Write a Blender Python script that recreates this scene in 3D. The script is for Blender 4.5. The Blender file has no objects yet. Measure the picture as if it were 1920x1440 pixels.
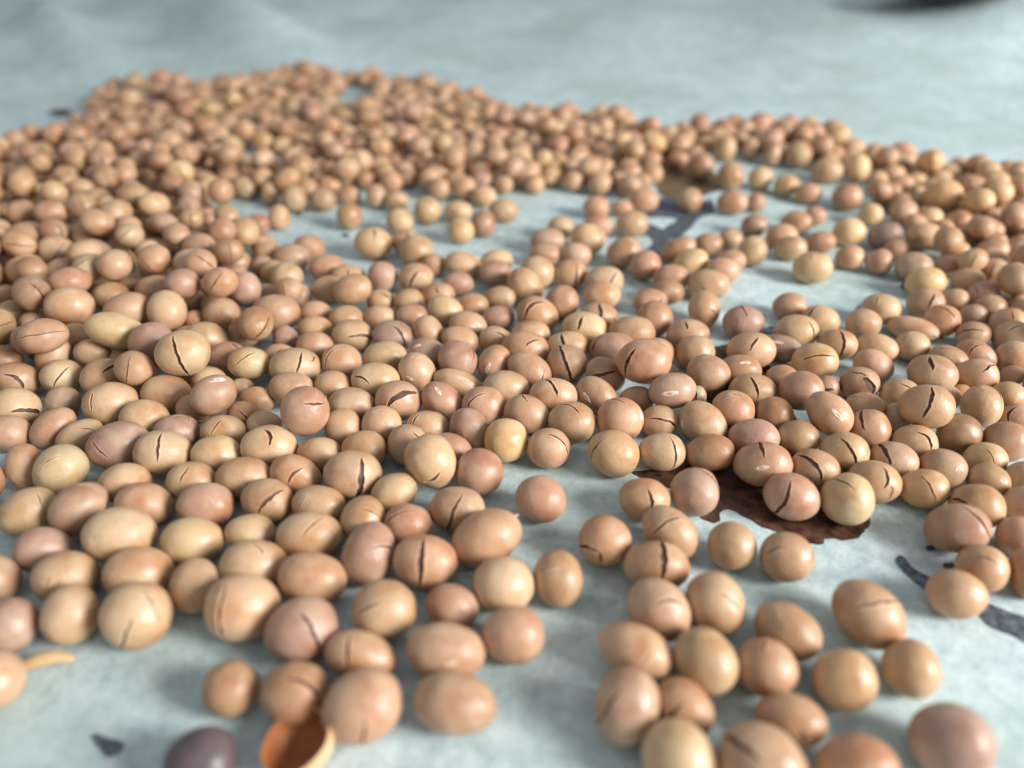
import bpy, bmesh, math, random
import numpy as np
from mathutils import Vector, Matrix, noise

random.seed(11)
rng = np.random.default_rng(5)
scene = bpy.context.scene
C = scene.collection

# ------------------------------------------------------------------ camera
F_PX, PITCH, CAM_H = 1442.0, math.radians(34.5), 0.098      # photograph is 1920 x 1440
cam_d = bpy.data.cameras.new('camera')
cam = bpy.data.objects.new('camera', cam_d)
C.objects.link(cam)
scene.camera = cam
cam.location = (0, 0, CAM_H)
cam.rotation_euler = (math.pi / 2 - PITCH, 0, 0)
cam_d.sensor_width = 36.0
cam_d.lens = 36.0 * F_PX / 1920.0
cam_d.clip_start, cam_d.clip_end = 0.002, 20.0
cam_d.dof.use_dof = True
cam_d.dof.focus_distance = 0.154
cam_d.dof.aperture_fstop = 8.2

# ------------------------------------------------------------------ light
world = bpy.data.worlds.new('World')
scene.world = world
world.use_nodes = True
bg = world.node_tree.nodes['Background']
bg.inputs['Color'].default_value = (0.88, 0.94, 1.0, 1)
bg.inputs['Strength'].default_value = 0.48

def area(name, loc, target, sx, sy, power, col):
    d = bpy.data.lights.new(name, 'AREA')
    d.shape = 'RECTANGLE'
    d.size, d.size_y, d.energy, d.color = sx, sy, power, col
    o = bpy.data.objects.new(name, d)
    C.objects.link(o)
    o.location = loc
    o.rotation_euler = (Vector(target) - Vector(loc)).to_track_quat('-Z', 'Y').to_euler()
    return o
area('window_light', (0.70, -0.20, 0.37), (0.0, 0.13, 0.0), 0.30, 0.32, 14.2, (1.0, 0.985, 0.965))

vs = scene.view_settings
vs.view_transform, vs.look = 'Standard', 'None'
vs.exposure, vs.gamma = 0.0, 1.0
vs.use_curve_mapping = False
scene.cycles.max_bounces = 6

# ------------------------------------------------------------------ materials
def nodes_of(m):
    m.use_nodes = True
    nt = m.node_tree
    return nt, nt.nodes, nt.links, nt.nodes['Principled BSDF']

def mixc(nt, a, b, fac, mode='MIX'):
    n = nt.nodes.new('ShaderNodeMix')
    n.data_type, n.blend_type = 'RGBA', mode
    for sock, v in ((n.inputs[0], fac), (n.inputs[6], a), (n.inputs[7], b)):
        if hasattr(v, 'is_linked'):
            nt.links.new(v, sock)
        elif isinstance(v, (int, float)):
            sock.default_value = v
        else:
            sock.default_value = (*v, 1)
    return n.outputs[2]

def noise_node(nt, vec, scale, detail=3, rough=0.55, dist=0.0):
    n = nt.nodes.new('ShaderNodeTexNoise')
    n.inputs['Scale'].default_value = scale
    n.inputs['Detail'].default_value = detail
    n.inputs['Roughness'].default_value = rough
    n.inputs['Distortion'].default_value = dist
    if vec is not None:
        nt.links.new(vec, n.inputs['Vector'])
    return n.outputs['Fac']

def ramp(nt, fac, lo, hi, a=0.0, b=1.0):
    n = nt.nodes.new('ShaderNodeMapRange')
    n.clamp = True
    for i, v in zip((1, 2, 3, 4), (lo, hi, a, b)):
        n.inputs[i].default_value = v
    nt.links.new(fac, n.inputs[0])
    return n.outputs[0]

def bump(nt, h, strength, dist, bsdf):
    n = nt.nodes.new('ShaderNodeBump')
    n.inputs['Strength'].default_value = strength
    n.inputs['Distance'].default_value = dist
    nt.links.new(h, n.inputs['Height'])
    nt.links.new(n.outputs[0], bsdf.inputs['Normal'])

def coat_material():
    m = bpy.data.materials.new('seed_coat')
    nt, N, L, b = nodes_of(m)
    at = N.new('ShaderNodeAttribute'); at.attribute_name = 'tint'
    pos = N.new('ShaderNodeNewGeometry').outputs['Position']
    big = noise_node(nt, pos, 190, 2, 0.5, 0.3)
    fine = noise_node(nt, pos, 1500, 4, 0.65)
    blotch = noise_node(nt, pos, 420, 3, 0.6, 0.6)
    c = mixc(nt, at.outputs['Color'], (0.80, 0.58, 0.42), ramp(nt, big, 0.50, 0.72, 0.0, 0.8), 'MULTIPLY')
    c = mixc(nt, c, (0.70, 0.52, 0.33), ramp(nt, big, 0.48, 0.30, 0.0, 0.30))
    c = mixc(nt, c, (0.52, 0.36, 0.30), ramp(nt, blotch, 0.56, 0.80, 0.0, 0.45))
    c = mixc(nt, c, (0.62, 0.50, 0.42), ramp(nt, fine, 0.56, 0.78, 0.0, 0.55), 'MULTIPLY')
    L.new(c, b.inputs['Base Color'])
    L.new(ramp(nt, blotch, 0.3, 0.7, 0.34, 0.52), b.inputs['Roughness'])
    b.inputs['Specular IOR Level'].default_value = 0.52
    b.inputs['Subsurface Weight'].default_value = 0.0
    wr = N.new('ShaderNodeTexNoise')                      # faint skin wrinkles in places
    wr.inputs['Scale'].default_value = 900; wr.inputs['Detail'].default_value = 3; wr.inputs['Distortion'].default_value = 1.2
    mp = N.new('ShaderNodeMapping'); mp.inputs['Scale'].default_value = (1.0, 0.25, 0.6)
    L.new(pos, mp.inputs['Vector']); L.new(mp.outputs[0], wr.inputs['Vector'])
    mul = N.new('ShaderNodeMath'); mul.operation = 'MULTIPLY'
    L.new(wr.outputs['Fac'], mul.inputs[0]); L.new(ramp(nt, blotch, 0.45, 0.62, 0.15, 1.0), mul.inputs[1])
    add = N.new('ShaderNodeMath'); add.operation = 'MULTIPLY_ADD'
    L.new(fine, add.inputs[0]); add.inputs[1].default_value = 0.5; L.new(mul.outputs[0], add.inputs[2])
    bump(nt, add.outputs[0], 0.17, 0.0004, b)
    return m

def plain(name, col, rough, nscale=600, amt=0.35, col2=None, bstr=0.25):
    m = bpy.data.materials.new(name)
    nt, N, L, b = nodes_of(m)
    pos = N.new('ShaderNodeNewGeometry').outputs['Position']
    f = noise_node(nt, pos, nscale, 4, 0.6)
    c2 = col2 or tuple(x * (1 - amt) for x in col)
    L.new(mixc(nt, col, c2, ramp(nt, f, 0.38, 0.66)), b.inputs['Base Color'])
    b.inputs['Roughness'].default_value = rough
    if bstr:
        bump(nt, f, bstr, 0.0003, b)
    return m

M_COAT = coat_material()
M_KERNEL = plain('kernel', (0.12, 0.055, 0.036), 0.6, 900, 0.5)
M_FISSURE = plain('fissure', (0.055, 0.022, 0.015), 0.7, 900, 0.4)  # dark colour in place of the shade inside an uncut crack
M_HILUM = plain('hilum', (0.88, 0.74, 0.63), 0.42, 1500, 0.3, (0.52, 0.30, 0.20), 0.4)
M_FLAP = plain('skin_flap', (0.62, 0.40, 0.24), 0.45, 700, 0.3)
M_INSIDE = plain('shell_inside', (0.40, 0.135, 0.035), 0.6, 420, 0.4, (0.27, 0.078, 0.02))
M_STAIN = plain('syrup_stain', (0.034, 0.013, 0.008), 0.40, 420, 0.3, (0.125, 0.058, 0.036), 0.6)
M_OLIVE = plain('oil_stain', (0.15, 0.10, 0.048), 0.5, 140, 0.4)
M_INK = plain('ink', (0.030, 0.040, 0.058), 0.6, 900, 0.0, (0.13, 0.155, 0.18))
M_CHARRED = plain('charred_coat', (0.075, 0.058, 0.066), 0.40, 260, 0.3, (0.13, 0.09, 0.09), 0.1)
M_LEAF = plain('dry_leaf', (0.13, 0.085, 0.035), 0.6, 300, 0.6)
M_MAROON = plain('dark_glaze', (0.060, 0.010, 0.020), 0.35, 40, 0.6, (0.015, 0.006, 0.014), 0.0)

def paper_material():
    m = bpy.data.materials.new('baking_paper')
    nt, N, L, b = nodes_of(m)
    pos = N.new('ShaderNodeNewGeometry').outputs['Position']
    cloud = noise_node(nt, pos, 70, 6, 0.66, 0.5)
    patch = noise_node(nt, pos, 330, 5, 0.66, 0.3)
    fib = noise_node(nt, pos, 1200, 4, 0.72, 0.4)
    wave = noise_node(nt, pos, 14, 2, 0.5)
    c = mixc(nt, (0.575, 0.69, 0.70), (0.42, 0.525, 0.525), ramp(nt, cloud, 0.38, 0.66))
    c = mixc(nt, c, (0.27, 0.37, 0.41), ramp(nt, patch, 0.50, 0.74, 0.0, 0.75))
    c = mixc(nt, c, (0.72, 0.81, 0.81), ramp(nt, patch, 0.47, 0.28, 0.0, 0.8))
    c = mixc(nt, c, (0.20, 0.25, 0.25), ramp(nt, fib, 0.54, 0.78, 0.0, 0.7))
    c = mixc(nt, c, (0.36, 0.46, 0.40), ramp(nt, wave, 0.46, 0.66, 0.0, 0.55))
    L.new(c, b.inputs['Base Color'])
    b.inputs['Roughness'].default_value = 0.62
    b.inputs['Specular IOR Level'].default_value = 0.3
    bump(nt, fib, 0.25, 0.0004, b)
    return m
M_PAPER = paper_material()

# ------------------------------------------------------------------ helpers
FWD = np.array([0, math.cos(PITCH), -math.sin(PITCH)])
UP = np.array([0, math.sin(PITCH), math.cos(PITCH)])
RIGHT = np.array([1.0, 0, 0])
EYE = np.array([0, 0, CAM_H])

def ray(x, y):
    return FWD + (x - 960) / F_PX * RIGHT - (y - 720) / F_PX * UP

def on_paper(x, y, z=0.0):
    """where the sight line of a photograph pixel meets the paper"""
    d = ray(x, y)
    return EYE + d * ((z - CAM_H) / d[2])

def to_px(p):
    q = np.asarray(p) - EYE
    t = q @ FWD
    return 960 + F_PX * (q @ RIGHT) / t, 720 - F_PX * (q @ UP) / t

def mesh_obj(name, verts, faces, mats, parent=None, midx=None, tint=None, smooth=True):
    me = bpy.data.meshes.new(name)
    me.from_pydata([tuple(map(float, v)) for v in verts], [], faces)
    for m in (mats if isinstance(mats, (list, tuple)) else [mats]):
        me.materials.append(m)
    if midx is not None:
        me.polygons.foreach_set('material_index', midx)
    if smooth:
        me.polygons.foreach_set('use_smooth', [True] * len(me.polygons))
    if tint is not None:
        a = me.attributes.new('tint', 'FLOAT_COLOR', 'POINT')
        t = np.asarray(tint, float)
        if t.ndim == 1:
            t = np.tile(t, (len(verts), 1))
        a.data.foreach_set('color', np.hstack([t, np.ones((len(verts), 1))]).ravel())
    me.update()
    o = bpy.data.objects.new(name, me)
    C.objects.link(o)
    o.parent = parent
    return o

def tag(o, label=None, cat=None, group=None, kind=None):
    for k, v in (('label', label), ('category', cat), ('group', group), ('kind', kind)):
        if v:
            o[k] = v
    return o

# ------------------------------------------------------------------ the paper
def crease(x, y, p, q, w, h):
    p, q = np.array(p[:2]), np.array(q[:2])
    d = q - p
    L2 = d @ d
    s = np.clip(((x - p[0]) * d[0] + (y - p[1]) * d[1]) / L2, -0.3, 1.3)
    dist = (x - p[0] - s * d[0]) * -d[1] + (y - p[1] - s * d[1]) * d[0]
    dist = dist / math.sqrt(L2)
    endfade = np.exp(-((np.clip(np.abs(s - 0.5) - 0.5, 0, 9)) / 0.25) ** 2)
    lat = np.hypot(x - p[0] - s * d[0], y - p[1] - s * d[1])
    return h * np.exp(-(lat / w) ** 2) * endfade

def paper_height(x, y):
    """flat where the beans lie, folds and a slight rise behind them"""
    back = np.clip((y - 0.40) / 0.12, 0, 1)
    back = back * back * (3 - 2 * back)
    z = back * (0.018 * np.clip((y - 0.40), 0, 1) + 0.0016 * np.sin(x * 23 + y * 31) + 0.0012 * np.sin(x * 51 - y * 17 + 1))
    z = z + back * crease(x, y, on_paper(40, 0), on_paper(165, 115), 0.018, 0.016)
    z = z + back * crease(x, y, on_paper(255, -10), on_paper(500, 95), 0.026, 0.024)
    z = z + back * 0.45 * np.clip(x - 0.08, 0, 1) ** 2
    return z

nx, ny = 150, 150
gx = np.linspace(-0.62, 0.62, nx)
gy = np.concatenate([np.linspace(-0.06, 0.36, 50), np.linspace(0.366, 1.3, 100)])
X, Y = np.meshgrid(gx, gy)
Z = paper_height(X, Y)
pv = np.stack([X.ravel(), Y.ravel(), Z.ravel()], 1)
pf = [(j * nx + i, j * nx + i + 1, (j + 1) * nx + i + 1, (j + 1) * nx + i) for j in range(ny - 1) for i in range(nx - 1)]
paper = mesh_obj('baking_paper', pv, pf, M_PAPER)
tag(paper, 'pale blue-grey baking paper sheet under the beans', 'paper', kind='structure')

def ragged_patch(name, pts, mat, z, rag=0.0006, sub=7, seed=0.0, label=None):
    """a stain lying on the paper: closed outline given by photograph pixels, roughened"""
    P = [on_paper(x, y) for x, y in pts]
    out = []
    n = len(P)
    for i in range(n):
        p0, p1, p2, p3 = P[i - 1], P[i], P[(i + 1) % n], P[(i + 2) % n]
        for k in range(sub):
            t = k / sub
            q = 0.5 * (2 * p1 + (p2 - p0) * t + (2 * p0 - 5 * p1 + 4 * p2 - p3) * t * t + (3 * p1 - p0 - 3 * p2 + p3) * t ** 3)
            j = noise.noise_vector(Vector((q[0] * 900 + seed, q[1] * 900, seed)))
            j2 = noise.noise_vector(Vector((q[0] * 260 + seed, q[1] * 260, seed)))
            out.append(q + rag * np.array([j[0] + j2[0], j[1] + j2[1], 0]))
    bm = bmesh.new()
    vs_ = [bm.verts.new((p[0], p[1], z)) for p in out]
    f = bm.faces.new(vs_)
    if f.calc_area() and f.normal.z < 0:
        f.normal_flip()
    bmesh.ops.triangulate(bm, faces=bm.faces[:])
    me = bpy.data.meshes.new(name)
    bm.to_mesh(me); bm.free()
    for p in me.polygons:
        if p.normal.z < 0:
            p.flip()
    me.materials.append(mat)
    o = bpy.data.objects.new(name, me)
    C.objects.link(o)
    o.parent = paper
    if label:
        o['label'] = label
    return o

ragged_patch('stain', [(1183, 884), (1240, 876), (1290, 850), (1322, 770), (1328, 668), (1348, 650), (1420, 640), (1450, 700), (1500, 800),
                       (1560, 880), (1618, 930), (1628, 970), (1616, 1002), (1580, 1014), (1548, 1012), (1524, 1020), (1478, 1008), (1436, 992),
                       (1372, 956), (1352, 962), (1350, 982), (1316, 970), (1290, 930), (1240, 912), (1206, 898)],
             M_STAIN, 0.00012, 0.0006, label='dark reddish-brown syrup stain with ragged edge')
ragged_patch('stain', [(1222, 300), (1260, 282), (1300, 300), (1345, 330), (1352, 352), (1325, 366), (1282, 372), (1236, 362)], M_OLIVE, 0.00012, 0.001, seed=3.0,
             label='olive-brown oily stain')
ragged_patch('ink_mark', [(1680, 1050), (1690, 1042), (1712, 1066), (1742, 1082), (1760, 1090), (1752, 1104), (1736, 1108), (1706, 1084), (1688, 1066)], M_INK, 0.00016, 0.00015, seed=5.0, label='curved dark slate ink stroke')
ragged_patch('ink_mark', [(1832, 1140), (1848, 1132), (1890, 1148), (1960, 1176), (1965, 1225), (1905, 1196), (1852, 1172)], M_INK, 0.00016, 0.00015, seed=6.0, label='broad dark slate ink stroke')
ragged_patch('ink_mark', [(172, 1384), (190, 1378), (208, 1384), (233, 1396), (222, 1412), (200, 1420), (184, 1402)], M_INK, 0.00016, 0.0003, seed=7.0, label='small dark ink blot')
ragged_patch('ink_mark', [(1735, 1026), (1748, 1024), (1752, 1031), (1740, 1034)], M_INK, 0.00016, 0.0001, seed=8.0)
ragged_patch('ink_mark', [(1768, 1058), (1785, 1056), (1788, 1065), (1772, 1067)], M_INK, 0.00016, 0.0001, seed=9.0)
ragged_patch('ink_mark', [(1208, 380), (1250, 370), (1300, 378), (1334, 376), (1338, 398), (1312, 410), (1296, 428), (1272, 446), (1236, 452), (1246, 430), (1270, 412), (1240, 408), (1215, 406)], M_INK, 0.00016, 0.0006, seed=10.0, label='blotchy dark ink strokes between the beans')
ragged_patch('ink_mark', [(1196, 418), (1228, 424), (1254, 444), (1248, 482), (1208, 478), (1224, 458), (1218, 444), (1198, 440)], M_INK, 0.00024, 0.0006, seed=11.0)
ragged_patch('ink_mark', [(1408, 625), (1445, 612), (1470, 622), (1440, 640), (1412, 640)], M_INK, 0.00018, 0.0006, seed=12.0)
ragged_patch('ink_mark', [(1606, 578), (1622, 568), (1630, 580), (1615, 590)], M_INK, 0.00016, 0.0004, seed=13.0)
ragged_patch('ink_mark', [(1690, 535), (1712, 528), (1722, 540), (1700, 546)], M_INK, 0.00016, 0.0004, seed=14.0)
for k, (x, y, r) in enumerate([(432, 394, 6), (442, 408, 3), (648, 442, 7), (560, 402, 7), (1165, 537, 4), (470, 1268, 3), (262, 1272, 2), (320, 1313, 2), (905, 1235, 2), (1062, 1192, 2)]):
    ragged_patch('speck', [(x - r, y), (x, y - r * .5), (x + r, y), (x, y + r * .5)], M_INK if r > 4 else M_OLIVE, 0.0002, 0.0001, 3, 20.0 + k)

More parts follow.
